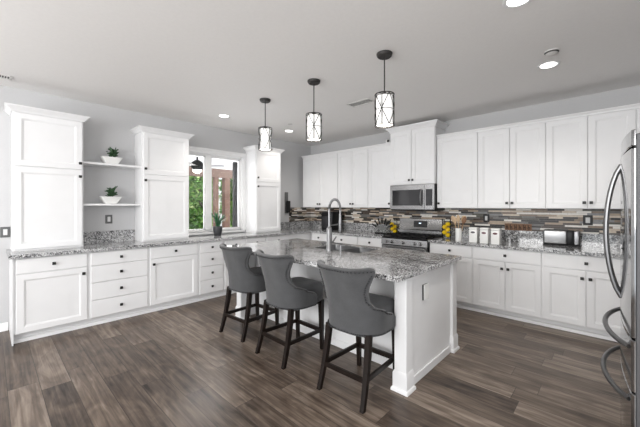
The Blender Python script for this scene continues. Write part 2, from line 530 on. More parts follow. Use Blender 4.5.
RA = PI/2       # run along the left wall: local x -> world +y, local -y -> world +x
DT, DB = 0.864, 0.715   # top drawer
def base_A(label, y0, y1, kind, **kw):
    w = y1-y0
    e = 0.018
    f = []
    if kind == 'dd_r':
        f = [('drawer', e, w-e, DB, DT, [(w/2, 0.79)]), ('door', e, w-e, 0.108, 0.705, [(w-e-0.035, 0.64)])]
    elif kind == 'dd_l':
        f = [('drawer', e, w-e, DB, DT, [(w/2, 0.79)]), ('door', e, w-e, 0.108, 0.705, [(e+0.035, 0.64)])]
    elif kind == 'd4':
        f = [('drawer', e, w-e, a, b, [(w/2, (a+b)/2)]) for a, b in ((DB, DT), (0.515, 0.707), (0.312, 0.507), (0.108, 0.304))]
    elif kind == 'd2':
        m = w/2
        f = [('drawer', e, m-0.006, DB, DT, [(m/2, 0.79)]), ('drawer', m+0.006, w-e, DB, DT, [(m*1.5, 0.79)]),
             ('door', e, m-0.003, 0.108, 0.705, [(m-0.04, 0.64)]), ('door', m+0.003, w-e, 0.108, 0.705, [(m+0.04, 0.64)])]
    return base_cabinet(label, 0, w, f, RA, (0, y0, 0), 'base cabinets along the window wall', **kw)
base_A('white base cabinet with one drawer over one door at left end of window wall', -4.825, -4.205, 'dd_r', end_left=True)
base_A('white four-drawer base cabinet below the open shelves with succulents', -4.205, -3.57, 'd4')
base_A('white base cabinet with drawer over door below second tall wall cabinet from left', -3.57, -2.905, 'dd_l')
base_A('white four-drawer base cabinet below left half of the window', -2.905, -2.50, 'd4')
base_A('white two-drawer base cabinet below the potted plant, mostly behind the bar stools', -2.50, -1.70, 'd2')
base_A('white base cabinet with drawer over door below wall cabinet right of the window', -1.70, -1.17, 'dd_l')
base_A('plain white corner filler cabinet where both counter runs meet', -1.17, -0.002, 'none')

def base_B(label, x0, x1, kind):
    w = x1-x0
    e = 0.012
    m = w/2
    if kind == 'dd_r':
        f = [('drawer', e, w-e, DB, DT, [(m, 0.79)]), ('door', e, w-e, 0.108, 0.705, [(w-e-0.035, 0.625)])]
    elif kind == 'dd_l':
        f = [('drawer', e, w-e, DB, DT, [(m, 0.79)]), ('door', e, w-e, 0.108, 0.705, [(e+0.035, 0.625)])]
    else:
        f = [('drawer', e, w-e, DB, DT, [(m, 0.79)]), ('door', e, m-0.004, 0.108, 0.705, [(m-0.034, 0.625)]), ('door', m+0.004, w-e, 0.108, 0.705, [(m+0.034, 0.625)])]
    return base_cabinet(label, 0, w, f, 0.0, (x0, 0, 0), 'base cabinets along the range wall')
base_B('narrow white base cabinet on range wall next to the corner', 0.62, 1.06, 'dd_l')
base_B('white base cabinet with drawer over two doors below black countertop appliance', 1.06, 1.77, 'pair')
base_B('white base cabinet with one drawer directly left of the range', 1.77, 2.265, 'dd_l')
base_B('white base cabinet with one drawer and one door directly right of the range', 3.045, 3.64, 'dd_l')
base_B('white base cabinet with wide drawer over two doors below the white canisters', 3.64, 4.395, 'pair')
base_B('white base cabinet with wide drawer over two doors below the toaster', 4.395, 5.17, 'pair')
base_B('white base cabinet at right end of range wall, mostly hidden by the refrigerator', 5.17, 5.95, 'pair')

def crown(mb, x0, x1, yback, yfront, z0, z1, out, sides=(True, True)):
    """crown moulding around front and (optionally) both sides; profile steps outwards going up"""
    h = z1-z0
    prof = [(0.002, 0.0), (0.012, 0.0), (0.014, h*0.22), (out*0.45, h*0.42), (out*0.8, h*0.72), (out*0.86, h*0.78), (out, h*0.80), (out, h), (0.0, h)]
    rings = []
    for o, z in prof:
        lo = x0-o if sides[0] else x0
        ro = x1+o if sides[1] else x1
        rings.append([(lo, yback, z0+z), (lo, yfront-o, z0+z), (ro, yfront-o, z0+z), (ro, yback, z0+z)])
    mb.loops(rings)

def wall_cabinet(label, w, depth, z0, z1, fronts, loc, rz, group, crown_h, crown_out, sides, crown_depth=None):
    t = thing('wall_cabinet', label, 'cabinet', loc, rz, group)
    MB().box(0, w, -(depth-0.02), -0.002, z0, z1).build('carcass', 'cabinet', t)
    c = MB()
    crown(c, 0, w, -0.002, -(depth-0.02)-0.004, z1-0.012, z1+crown_h, crown_out, sides)
    c.build('crown_moulding', 'cabinet', t)
    for x0, x1, a, b, kn in fronts:
        d = shaker(x0, x1, a, b, -(depth-0.02)).build('door', 'cabinet', t)
        for kx, kz in kn:
            knob(d, kx, kz, -depth)
    return t

# three tall cabinets that stand on the counter of the window wall
def tower(label, y0, y1, side, **kw):
    w = y1-y0
    e = 0.014
    kx = w-0.035 if side == 'r' else 0.035
    z0 = 0.9145
    return wall_cabinet(label, w, 0.335, z0, 2.43, [(e, w-e, 1.842, 2.412, [(kx, 1.915)]), (e, w-e, 0.935, 1.83, [(kx, 1.757)])],
                        (0, y0, 0), RA, 'tall cabinets standing on the window wall counter', 0.055, 0.058, (True, True))
tower('tall white wall cabinet at far left, standing on the counter', -4.825, -4.21, 'r')
tower('tall white wall cabinet between the open shelves and the window', -3.565, -2.92, 'l')
tower('tall white wall cabinet between the window and the room corner', -1.714, -1.137, 'l')

def upper_B(label, x0, x1, kind, z0=1.3725, z1=2.44, depth=0.345, ch=0.035, co=0.03, sides=(False, False), group='wall cabinets above the range wall counter'):
    w = x1-x0
    e = 0.006
    m = w/2
    kz = z0+0.07
    zt = z1-0.016
    if kind == 'pair':
        f = [(e, m-0.003, z0+0.004, zt, [(m-0.03, kz)]), (m+0.003, w-e, z0+0.004, zt, [(m+0.03, kz)])]
    elif kind == 'r':
        f = [(e, w-e, z0+0.004, zt, [(w-e-0.035, kz)])]
    else:
        f = [(e, w-e, z0+0.004, zt, [(e+0.03, kz)])]
    return wall_cabinet(label, w, depth, z0, z1, f, (x0, 0, 0), 0.0, group, ch, co, sides)
upper_B('white two-door wall cabinet nearest the corner, above the faucet', 0.10, 1.085, 'pair', sides=(True, False))
upper_B('narrower white two-door wall cabinet left of the single door beside the microwave', 1.085, 1.795, 'pair')
upper_B('narrow single-door white wall cabinet touching left side of the microwave', 1.795, 2.275, 'r')
upper_B('raised white two-door wall cabinet directly above the microwave', 2.28, 3.04, 'pair', z0=1.745, z1=2.625, depth=0.405, ch=0.065, co=0.06, sides=(True, True))
upper_B('single-door white wall cabinet touching right side of the microwave', 3.045, 3.625, 'l')
upper_B('white two-door wall cabinet above the white canisters and word sign', 3.625, 4.395, 'pair')
upper_B('white two-door wall cabinet above the toaster and right wall outlet', 4.395, 5.17, 'pair')
upper_B('white wall cabinet above and behind the refrigerator at right edge', 5.17, 5.95, 'pair')

# open shelves between the two left cabinets
def shelf(z, label):
    return tag(MB().box(0.001, 0.275, -4.2085, -3.5665, z-0.026, z, 0.003).build('wall_shelf', 'cabinet'), label, 'shelf', 'open shelves between the tall cabinets')
shelf(1.952, 'upper white open shelf between the two left tall cabinets')
shelf(1.434, 'lower white open shelf between the two left tall cabinets')

# ------------------------------------------------------------------ countertops
ct = thing('countertop', 'long L-shaped speckled grey granite countertop along window wall and corner', 'countertop', (0, 0, 0))
MB().prism([(0.001, -4.862), (0.645, -4.862), (0.645, -0.645), (2.266, -0.645), (2.266, -0.001), (0.001, -0.001)], 0.876, 0.914).build('slab', 'granite', ct)
MB().box(0.001, 0.022, -4.2085, -3.5665, 0.9142, 1.068).build('upstand', 'granite', ct)
MB().box(0.001, 0.022, -1.136, -0.022, 0.9142, 1.068).build('upstand', 'granite', ct)
MB().box(0.001, 2.266, -0.022, -0.001, 0.9142, 1.0675).build('upstand', 'granite', ct)
ct2 = thing('countertop', 'speckled grey granite countertop from the range to the right end', 'countertop', (3.044, 0, 0))
MB().box(0, 2.916, -0.645, -0.001, 0.876, 0.914, 0.004).build('slab', 'granite', ct2)
MB().box(0, 2.916, -0.022, -0.001, 0.9142, 1.0675).build('upstand', 'granite', ct2)

# ------------------------------------------------------------------ island
isl = thing('kitchen_island', 'white kitchen island with speckled granite top and square corner posts', 'island', (2.70, -2.43, 0))
def L(x, y, z=0):
    return (x-2.70, y+2.43, z)
IX0, IX1, IY0, IY1 = 1.50, 3.905, -3.05, -1.80
SX0, SX1, SY0, SY1 = 2.40, 3.06, -2.36, -1.95
xs = [IX0, SX0, SX1, IX1]
ys = [IY0, SY0, SY1, IY1]
mb = MB()
V = {}
for zi, z in enumerate((0.876, 0.911, 0.914)):
    for i, x in enumerate(xs):
        for j, y in enumerate(ys):
            ins = 0.003 if zi == 2 else 0.0
            xx = x + (ins if i == 0 else -ins if i == 3 else (-ins if i == 1 else ins))
            yy = y + (ins if j == 0 else -ins if j == 3 else (-ins if j == 1 else ins))
            V[zi, i, j] = mb.bm.verts.new(L(xx, yy, z))
for i in range(3):
    for j in range(3):
        if i == 1 and j == 1:
            continue
        for zi in (0, 2):
            mb.bm.faces.new((V[zi, i, j], V[zi, i+1, j], V[zi, i+1, j+1], V[zi, i, j+1]))
for zi in (0, 1):
    for i in range(3):
        for j in (0, 3):
            mb.bm.faces.new((V[zi, i, j], V[zi, i+1, j], V[zi+1, i+1, j], V[zi+1, i, j]))
            mb.bm.faces.new((V[zi, j, i], V[zi, j, i+1], V[zi+1, j, i+1], V[zi+1, j, i]))
    for a, b in (((1, 1), (2, 1)), ((2, 1), (2, 2)), ((2, 2), (1, 2)), ((1, 2), (1, 1))):
        mb.bm.faces.new((V[zi, *a], V[zi, *b], V[zi+1, *b], V[zi+1, *a]))
mb.build('countertop', 'granite', isl)
x0, y0, _ = L(1.575, -2.60)
x1, y1, _ = L(3.845, -1.85)
xa, ya, _ = L(SX0-0.07, SY0-0.07)
xb, yb, _ = L(SX1+0.07, SY1+0.05)
cab = MB()
def face(*p):
    cab.bm.faces.new([cab.bm.verts.new(q) for q in p])
ZT = 0.8755
ye = L(0, -2.80)[1]
# one hollow shell: outline in plan with the end panels running out to the posts, and a well under the sink
outl = [(x0, ye), (x0+0.02, ye), (x0+0.02, y0), (x1-0.02, y0), (x1-0.02, ye), (x1, ye), (x1, y1), (x0, y1)]
lo = [cab.bm.verts.new((a, b, 0)) for a, b in outl]
hi = [cab.bm.verts.new((a, b, ZT)) for a, b in outl]
for k in range(8):
    cab.bm.faces.new((lo[k], lo[(k+1) % 8], hi[(k+1) % 8], hi[k]))
cab.bm.faces.new(lo[::-1])
well = [(xa, ya), (xb, ya), (xb, yb), (xa, yb)]
wh = [cab.bm.verts.new((a, b, ZT)) for a, b in well]
wlo = [cab.bm.verts.new((a, b, 0.60)) for a, b in well]
for k in range(4):
    cab.bm.faces.new((wh[k], wlo[k], wlo[(k+1) % 4], wh[(k+1) % 4]))
cab.bm.faces.new(wlo)
cab.bm.faces.new((hi[0], hi[1], hi[2], wh[0], wh[3], hi[7]))
cab.bm.faces.new((hi[2], hi[3], wh[1], wh[0]))
cab.bm.faces.new((hi[3], hi[4], hi[5], hi[6], wh[2], wh[1]))
cab.bm.faces.new((hi[6], hi[7], wh[3], wh[2]))
cab.build('cabinet_body', 'cabinet', isl)
bbm = MB()
bbm.box(x1, x1+0.012, L(0, -2.76)[1], L(0, -1.94)[1], 0, 0.07, 0.003)
bbm.box(x0-0.012, x0, L(0, -2.76)[1], L(0, -1.94)[1], 0, 0.07, 0.003)
bbm.box(x0+0.02, x1-0.02, y0-0.012, y0, 0, 0.07, 0.003)
bbm.build('baseboard', 'cabinet', isl)
for (px, py) in ((3.820, -2.815), (3.820, -1.885), (1.60, -2.815), (1.60, -1.885)):
    cx, cy, _ = L(px, py)
    q = MB()
    q.box(cx-0.050, cx+0.050, cy-0.050, cy+0.050, 0, 0.8755, 0.004)
    r = [[(cx-s, cy-s, z), (cx+s, cy-s, z), (cx+s, cy+s, z), (cx-s, cy+s, z)] for s, z in ((0.070, 0), (0.070, 0.018), (0.066, 0.026), (0.059, 0.03), (0.059, 0.135), (0.051, 0.155))]
    q.loops(r)
    q.build('corner_post', 'cabinet', isl)
ob = MB().box(x1+0.0005, x1+0.011, L(0, -2.545)[1], L(0, -2.455)[1], 0.628, 0.756, 0.002).build('outlet_box', 'black', isl, label='dark edge of the outlet on the end panel')
op = MB().box(x1+0.011, x1+0.017, L(0, -2.543)[1], L(0, -2.453)[1], 0.626, 0.758, 0.002).build('outlet_plate', 'porcelain', ob, label='white outlet plate')
# doors on the working side of the island (facing the range)
for k in range(4):
    w = (3.74-1.68)/4
    d = shaker(0, w-0.01, 0.108, 0.86, 0, 0.02).build('door', 'cabinet', isl)
    d.rotation_euler = (0, 0, PI)
    d.location = (L(1.68+(k+1)*w, 0)[0], y1, 0)
    knob(d, w-0.05 if k % 2 else 0.04, 0.78, -0.02)

# sink, faucet, soap pump
sk = thing('kitchen_sink', 'stainless steel double-bowl sink set into the island top', 'sink', (SX0, SY0, 0.70))
W_, D_ = SX1-SX0, SY1-SY0
def bowl(a, b):
    m = MB()
    def ring(i, z):
        x0, x1, y0, y1 = a+i, b-i, 0.001+i, D_-0.001-i
        r = 0.03
        pts = []
        for cx, cy, s in ((x1-r, y1-r, 0), (x0+r, y1-r, 1), (x0+r, y0+r, 2), (x1-r, y0+r, 3)):
            for k in range(5):
                an = PI/2*s + PI/2*k/4
                pts.append((cx+r*math.cos(an), cy+r*math.sin(an), z))
        return pts
    m.loops([ring(0.001, 0.2115), ring(0.003, 0.212), ring(0.005, 0.210), ring(0.012, 0.03), ring(0.03, 0.006), ring(0.06, 0.0)], True, False, True)
    return m
bowl(0.001, W_*0.56+0.008).build('basin', 'sink_steel', sk)
bowl(W_*0.56+0.010, W_-0.001).build('basin', 'sink_steel', sk)
dr = MB()
dr.lathe([(0.0, 0.004), (0.03, 0.004), (0.04, 0.002), (0.042, 0.0)], (W_*0.28, D_/2, 0.001)).lathe([(0.0, 0.004), (0.03, 0.004), (0.04, 0.002), (0.042, 0.0)], (W_*0.79, D_/2, 0.001))
dr.build('drain', 'chrome', sk)

fa = thing('kitchen_faucet', 'tall brushed nickel spring pull-down faucet arching over the island sink', 'faucet', (2.715, -2.425, 0.9145))
MB().lathe([(0.0, 0), (0.034, 0), (0.034, 0.012), (0.030, 0.018), (0.030, 0.235), (0.024, 0.25), (0.015, 0.262), (0.0, 0.262)], n=20).build('body', 'chrome', fa)
arc = [(0, 0, 0.25), (0, 0, 0.36), (0, 0, 0.45)]
for k in range(1, 12):
    a = PI*k/12
    arc.append((0, 0.095-0.095*math.cos(a), 0.45+0.115*math.sin(a)))
arc += [(0, 0.19, 0.45), (0, 0.19, 0.38)]
MB().tube(arc, 0.010, 10).build('hose', 'chrome', fa)
# spring coil wrapped around the upper hose
pts = []
NA = len(arc)
for i in range(64*8):
    t = i/(64*8-1)*(NA-1-1)+1
    k = min(int(t), NA-2)
    f = t-k
    p0, p1 = Vector(arc[k]), Vector(arc[k+1])
    p = p0.lerp(p1, f)
    d = (p1-p0).normalized()
    u = Vector((1, 0, 0))
    w = d.cross(u)
    an = 2*PI*i/8
    pts.append(p + u*0.0125*math.cos(an) + w*0.0125*math.sin(an))
MB().tube(pts, 0.0026, 4).build('spring', 'chrome', fa)
MB().lathe([(0.0, 0.17), (0.017, 0.17), (0.019, 0.19), (0.019, 0.29), (0.014, 0.33), (0.012, 0.38), (0, 0.38)], (0, 0.19, 0.02), 16).build('spray_head', 'chrome', fa)
hb = MB().tube([(0, 0.0, 0.25), (0, 0.02, 0.275), (0, 0.19, 0.285)], 0.007, 8)
hb.tube([(0.022*math.cos(2*PI*k/14), 0.19+0.022*math.sin(2*PI*k/14), 0.285) for k in range(14)], 0.004, 6, True)
hb.build('holder_arm', 'chrome', fa)
MB().tube([(0.02, 0, 0.10), (0.05, 0, 0.10), (0.065, 0, 0.115), (0.10, 0, 0.16)], [0.012, 0.012, 0.009, 0.006], 10).build('handle', 'chrome', fa)
sp = thing('soap_dispenser', 'small brushed nickel soap pump on island top beside the faucet', 'soap dispenser', (2.875, -2.42, 0.9145))
MB().lathe([(0, 0), (0.02, 0), (0.02, 0.008), (0.012, 0.012), (0.012, 0.05), (0.016, 0.052), (0.016, 0.068), (0, 0.07)], n=16).build('body', 'chrome', sp)
MB().tube([(0, 0, 0.06), (0, 0.03, 0.064), (0, 0.06, 0.058)], 0.005, 8).build('spout', 'chrome', sp)

# ------------------------------------------------------------------ bar stools
def make_stool(label, loc, rz):
    t = thing('bar_stool', label, 'bar stool', loc, rz, 'bar stools along the island')
    hw, r, yb, arm = 0.220, 0.160, -0.212, 0.02
    flat = hw-r
    LA = r*PI/2
    def plan(s):
        a = abs(s)
        sg = 1 if s >= 0 else -1
        if a <= flat:
            return Vector((s, yb, 0)), Vector((0, -1, 0))
        if a <= flat+LA:
            th = (a-flat)/r
            return Vector((sg*(flat+r*math.sin(th)), yb+r-r*math.cos(th), 0)), Vector((sg*math.sin(th), -math.cos(th), 0))
        return Vector((sg*hw, yb+r+(a-flat-LA), 0)), Vector((sg, 0, 0))
    full = flat+LA+arm+0.12
    keys = [(0.475, full-0.015), (0.50, full), (0.57, full), (0.60, full-0.03), (0.625, full-0.11), (0.65, 0.315), (0.68, 0.235), (0.73, 0.196), (0.79, 0.188), (0.84, 0.200), (0.89, 0.224), (0.925, 0.244), (0.955, 0.254), (0.972, 0.246), (0.985, 0.220)]
    NS = 28
    def point(s, z, off):
        p, nrm = plan(s)
        k = max(0, (z-0.475)/0.51)
        flare = 1+0.15*k**1.4
        q = Vector((p.x*flare, (p.y-yb)*1.0+yb - 0.105*k**1.5 + 0.012*math.sin(PI*k), z))
        # the top rail dips a little in the middle
        dip = 0.018*k**4*(1-(abs(s)/0.255)**2 if abs(s) < 0.255 else 0)
        q.z -= dip
        q.z += 0.0
        return q + nrm*off
    bm = bmesh.new()
    def grid(off, shrink):
        rows = []
        for z, w in keys:
            row = []
            for i in range(NS+1):
                u = -1+2*i/NS
                row.append(point(u*(w-shrink), z - (shrink*0.8 if z > 0.96 else -shrink*0.6 if z < 0.49 else 0), off))
            rows.append([bm.verts.new(p) for p in row])
        return rows
    layers = [grid(0.022, 0.018), grid(0.030, 0.007), grid(0.015, -0.004), grid(-0.005, -0.004), grid(-0.024, 0.006), grid(-0.019, 0.018)]
    layers = [grid for grid in layers]
    O, I = layers[0], layers[-1]
    nr = len(keys)
    for G, fl in ((O, False), (I, True)):
        for a in range(nr-1):
            for b in range(NS):
                f = (G[a][b], G[a][b+1], G[a+1][b+1], G[a+1][b])
                bm.faces.new(f[::-1] if fl else f)
    def rim(G):
        out = [G[0][b] for b in range(NS+1)] + [G[a][NS] for a in range(1, nr)] + [G[nr-1][b] for b in range(NS-1, -1, -1)] + [G[a][0] for a in range(nr-2, 0, -1)]
        return out
    rims = [rim(G) for G in layers]
    n = len(rims[0])
    for A, B in zip(rims, rims[1:]):
        for i in range(n):
            j = (i+1) % n
            bm.faces.new((A[i], A[j], B[j], B[i]))
    used = {v for f in bm.faces for v in f.verts}
    bmesh.ops.delete(bm, geom=[v for v in bm.verts if v not in used], context='VERTS')
    q = MB()
    q.bm.free()
    q.bm = bm
    back = q.build('backrest', 'fabric', t, smooth=60)
    # row of nailheads a finger's width inside the edge of the outer face
    nm = MB()
    path = []
    inset = 0.024
    for i in range(0, 41):
        u = -1+2*i/40
        path.append(point(u*(0.246-inset), 0.972-inset*0.6, 0.0285))
    side = []
    zz = 0.955
    fine = []
    for a in range(nr-1):
        for k in range(6):
            f = k/6
            fine.append((keys[a][0]*(1-f)+keys[a+1][0]*f, keys[a][1]*(1-f)+keys[a+1][1]*f))
    for sgn in (-1, 1):
        for z, w in fine:
            if 0.60 < z < 0.955:
                path.append(point(sgn*(w-inset), z, 0.0285))
    for i in range(0, 61):
        u = -1+2*i/60
        path.append(point(u*(full-inset), 0.487, 0.0285))
    kept = []
    for p in path:
        if all((p-o).length > 0.0165 for o in kept):
            kept.append(p)
    for p in kept:
        r_ = bmesh.ops.create_icosphere(nm.bm, subdivisions=1, radius=0.0062, matrix=Matrix.Translation(p))
    nm.build('nailhead_trim', 'nail', back)['kind'] = 'stuff'
    # seat
    s = MB()
    def rr(w0, w1, d0, d1, z, rad=0.07):
        pts = []
        for cx, cy, k0 in ((w1-rad, d1-rad, 0), (w0+rad, d1-rad, 1), (w0+rad, d0+rad, 2), (w1-rad, d0+rad, 3)):
            for k in range(6):
                an = PI/2*k0+PI/2*k/5
                pts.append((cx+rad*math.cos(an), cy+rad*math.sin(an), z))
        return pts
    s.loops([rr(-0.20+i, 0.20-i, -0.185+i, 0.250-i, z) for i, z in ((0.012, 0.478), (0.0, 0.49), (-0.004, 0.53), (-0.004, 0.615), (0.004, 0.64), (0.022, 0.657), (0.06, 0.668), (0.11, 0.672))])
    s.build('seat', 'fabric', t, smooth=60)
    # legs
    for sx in (-1, 1):
        g = MB()
        g.loops([[(sx*0.178+a*w, 0.205+b*w + y, z) for a, b in ((-1, -1), (1, -1), (1, 1), (-1, 1))] for z, w, y in ((0, 0.0145, 0.012), (0.25, 0.018, 0.004), (0.49, 0.022, 0.0))])
        g.build('leg', 'espresso', t)
        g = MB()
        g.loops([[(sx*x+a*w, y+b*w, z) for a, b in ((-1, -1), (1, -1), (1, 1), (-1, 1))] for z, w, y, x in ((0, 0.0155, -0.282, 0.200), (0.10, 0.0165, -0.252, 0.196), (0.22, 0.018, -0.222, 0.191), (0.35, 0.020, -0.198, 0.187), (0.49, 0.021, -0.180, 0.183))])
        g.build('leg', 'espresso', t)
        MB().bar((sx*0.194, -0.232, 0.19), (sx*0.179, 0.207, 0.19), 0.034, 0.018, xdir=(0, 0, 1)).build('stretcher', 'espresso', t)
    MB().bar((-0.195, -0.235, 0.185), (0.195, -0.235, 0.185), 0.034, 0.018, xdir=(0, 0, 1)).build('stretcher', 'espresso', t)
    MB().bar((-0.179, 0.208, 0.185), (0.179, 0.208, 0.185), 0.036, 0.022, xdir=(0, 0, 1)).build('footrest', 'espresso', t)
    MB().box(-0.185, 0.185, -0.175, 0.222, 0.455, 0.479, 0.004).build('seat_frame', 'espresso', t)
    return t
stool = make_stool('grey upholstered bar stool nearest the camera, beside the island corner post', (3.542, -2.968, 0), math.radians(1.0))
dup(stool, (2.722, -2.960, 0), math.radians(-1.5), 'grey upholstered bar stool in the middle of three at the island')
dup(stool, (1.985, -2.925, 0), math.radians(3.5), 'grey upholstered bar stool farthest left, nearest the window wall drawers')

# ------------------------------------------------------------------ range and microwave
rg = thing('gas_range', 'stainless steel gas range with black grates between the counters', 'range', (2.275, 0, 0))
RW = 0.76
MB().box(0.002, RW-0.002, -0.63, -0.03, 0.04, 0.90).box(0.02, RW-0.02, -0.60, -0.05, 0.0, 0.04).build('body', 'black', rg)
MB().box(0.0, RW, -0.655, -0.03, 0.90, 0.917, 0.004).build('cooktop', 'black', rg)
for k in range(3):
    gx0 = 0.015+k*0.245
    g = MB()
    for yy in (-0.62, -0.49, -0.36, -0.23, -0.10):
        g.box(gx0, gx0+0.235, yy-0.007, yy+0.007, 0.934, 0.952)
    for xx in (0.008, 0.082, 0.155, 0.227):
        g.box(gx0+xx-0.007, gx0+xx+0.007, -0.627, -0.093, 0.934, 0.952)
    for xx in (0.008, 0.227):
        for yy in (-0.62, -0.36, -0.10):
            g.box(gx0+xx-0.008, gx0+xx+0.008, yy-0.008, yy+0.008, 0.917, 0.936)
    g.build('grate', 'grate', rg)
for bx, by in ((0.13, -0.48), (0.13, -0.2), (0.38, -0.34), (0.63, -0.48), (0.63, -0.2)):
    MB().lathe([(0, 0.0), (0.05, 0.0), (0.05, 0.008), (0.034, 0.010), (0.034, 0.016), (0, 0.017)], (bx, by, 0.917), 18).build('burner', 'grate', rg)
cp = MB().prism([(-0.63, 0.80), (-0.672, 0.80), (-0.662, 0.893), (-0.63, 0.90)], 0.0, RW, 'x').build('control_panel', 'steel', rg)
for kx in (0.10, 0.19, 0.38, 0.57, 0.66):
    k = MB()
    k.lathe([(0, 0), (0.027, 0), (0.027, 0.006), (0.021, 0.010), (0.019, 0.034), (0.016, 0.038), (0, 0.038)], n=16)
    k.box(-0.004, 0.004, -0.02, 0.02, 0.03, 0.042, 0.001)
    o = k.build('knob', 'steel', cp)
    o.rotation_euler = (math.radians(90-6), 0, 0)
    o.location = (kx, -0.667, 0.846)
od = MB().box(0.004, RW-0.004, -0.665, -0.63, 0.20, 0.792, 0.004).build('oven_door', 'steel', rg)
MB().box(0.12, RW-0.12, -0.667, -0.664, 0.33, 0.66, 0.001).build('oven_window', 'darkglass', od)
MB().tube([(0.06, -0.665, 0.745), (0.06, -0.71, 0.745), (0.70, -0.71, 0.745), (0.70, -0.665, 0.745)], 0.011, 10).build('handle', 'steel', od)
wd = MB().box(0.004, RW-0.004, -0.662, -0.63, 0.05, 0.192, 0.004).build('warming_drawer', 'steel', rg)
bgd = MB().prism([(-0.015, 0.905), (-0.10, 0.905), (-0.10, 1.0), (-0.085, 1.02), (-0.06, 1.185), (-0.045, 1.192), (-0.015, 1.192)], 0.0, RW, 'x')
bgd = bgd.build('backguard', 'steel', rg)
mt = Matrix.Rotation(math.radians(-8.6), 4, 'X')
MB().box(0.265, 0.495, -0.0835, -0.070, 1.055, 1.155, 0.002, rot=Matrix.Rotation(math.radians(-8.6), 3, 'X')).build('display', 'display', bgd)
MB().box(0.362, 0.398, -0.0885, -0.085, 1.110, 1.122, rot=Matrix.Rotation(math.radians(-8.6), 3, 'X')).build('digits', 'led', bgd)

mw = thing('microwave', 'stainless over-the-range microwave with dark glass door', 'microwave', (2.282, 0, 1.335))
MW, MH = 0.756, 0.408
MB().box(0.0, MW, -0.385, -0.002, 0.0, MH, 0.003).build('body', 'black', mw)
d = MB().box(0.002, 0.60, -0.412, -0.385, 0.012, MH-0.002, 0.004).build('door', 'steel', mw)
MB().box(0.045, 0.565, -0.4145, -0.411, 0.075, 0.325, 0.002).build('window', 'darkglass', d)
hpts = [(0.558, -0.412, 0.075), (0.556, -0.440, 0.095), (0.554, -0.452, 0.15), (0.553, -0.456, 0.20), (0.554, -0.452, 0.25), (0.556, -0.440, 0.305), (0.558, -0.412, 0.325)]
MB().tube(hpts, 0.011, 10).build('handle', 'chrome', d)
cpn = MB().box(0.602, 0.754, -0.412, -0.385, 0.012, MH-0.002, 0.004).build('control_panel', 'steel', mw)
MB().box(0.62, 0.725, -0.414, -0.411, 0.075, 0.325, 0.002).build('keypad', 'darkglass', cpn)
MB().box(0.01, MW-0.01, -0.38, -0.05, -0.008, 0.004).build('vent_grille', 'black', mw)

# ------------------------------------------------------------------ refrigerator (faces -x; local x -> world -y)
FRX, FRY = 5.945, -2.015
fg = thing('refrigerator', 'stainless french-door refrigerator with bowed handles at right edge', 'refrigerator', (FRX, FRY, 0), -PI/2)
FW = 0.915
FD = FRX-5.054       # depth to door edge
MB().box(0.004, FW-0.004, -(FD-0.0145), -0.003, 0.03, 1.745, 0.004).box(0.03, FW-0.03, -(FD-0.12), -0.05, 0.0, 0.03).build('body', 'fridge_side', fg)
def curved(x0, x1, z0, z1, amp=0.032, t=0.014):
    n = 12
    def yf(x):
        u = (x/FW)*2-1
        return -FD - amp*(1-u*u)
    prof = [(x0, -(FD-t))] + [(x0+(x1-x0)*i/n, yf(x0+(x1-x0)*i/n)) for i in range(n+1)] + [(x1, -(FD-t))]
    # soften the vertical edges
    prof[1] = (x0+0.008, yf(x0+0.008))
    prof[n+1] = (x1-0.008, yf(x1-0.008))
    prof.insert(1, (x0, yf(x0)+0.010))
    prof.insert(n+3, (x1, yf(x1)+0.010))
    def ring(z, i):
        cx = (x0+x1)/2
        out = []
        for (x, y) in prof:
            out.append((x + (i if x < cx else -i), y + (i if y < -(FD-t)-0.001 else 0), z))
        return out
    return MB().loops([ring(z0, 0.004), ring(z0+0.004, 0), ring(z1-0.004, 0), ring(z1, 0.004)])
M_ = FW/2
dl = curved(0.003, M_-0.003, 0.785, 1.68).build('door', 'fridge_steel', fg)
dr_ = curved(M_+0.003, FW-0.003, 0.785, 1.68).build('door', 'fridge_steel', fg)
d1 = curved(0.003, FW-0.003, 0.532, 0.776).build('drawer', 'fridge_steel', fg)
d2 = curved(0.003, FW-0.003, 0.075, 0.523).build('drawer', 'fridge_steel', fg)
curved(0.003, FW-0.003, 1.688, 1.765, 0.030, 0.014).build('top_panel', 'fridge_steel', fg)
MB().box(0.02, FW-0.02, -(FD-0.03), -0.05, 1.746, 1.762, 0.004).build('hinge_cover', 'fridge_side', fg)
def bow(p0, p1, out, base, r=0.0125, n=16, axis=1):
    pts = []
    for i in range(n+1):
        f = i/n
        s = 1-(2*f-1)**2
        s = s**0.75
        p = Vector(p0).lerp(Vector(p1), f)
        p.y = base(p.x) - out*s
        pts.append(p)
    return MB().tube(pts, r, 10)
yface = lambda x: -FD - 0.032*(1-((x/FW)*2-1)**2) + 0.004
bow((M_-0.045, 0, 0.885), (M_-0.045, 0, 1.640), 0.066, yface).build('handle', 'fridge_handle', dl)
bow((M_+0.045, 0, 0.885), (M_+0.045, 0, 1.640), 0.066, yface).build('handle', 'fridge_handle', dr_)
bow((0.07, 0, 0.725), (FW-0.07, 0, 0.725), 0.070, yface).build('handle', 'fridge_handle', d1)
bow((0.07, 0, 0.470), (FW-0.07, 0, 0.470), 0.078, yface).build('handle', 'fridge_handle', d2)
MB().box(0.02, FW-0.02, -(FD+0.004), -(FD-0.018), 0.012, 0.07).build('toe_grille', 'black', fg)

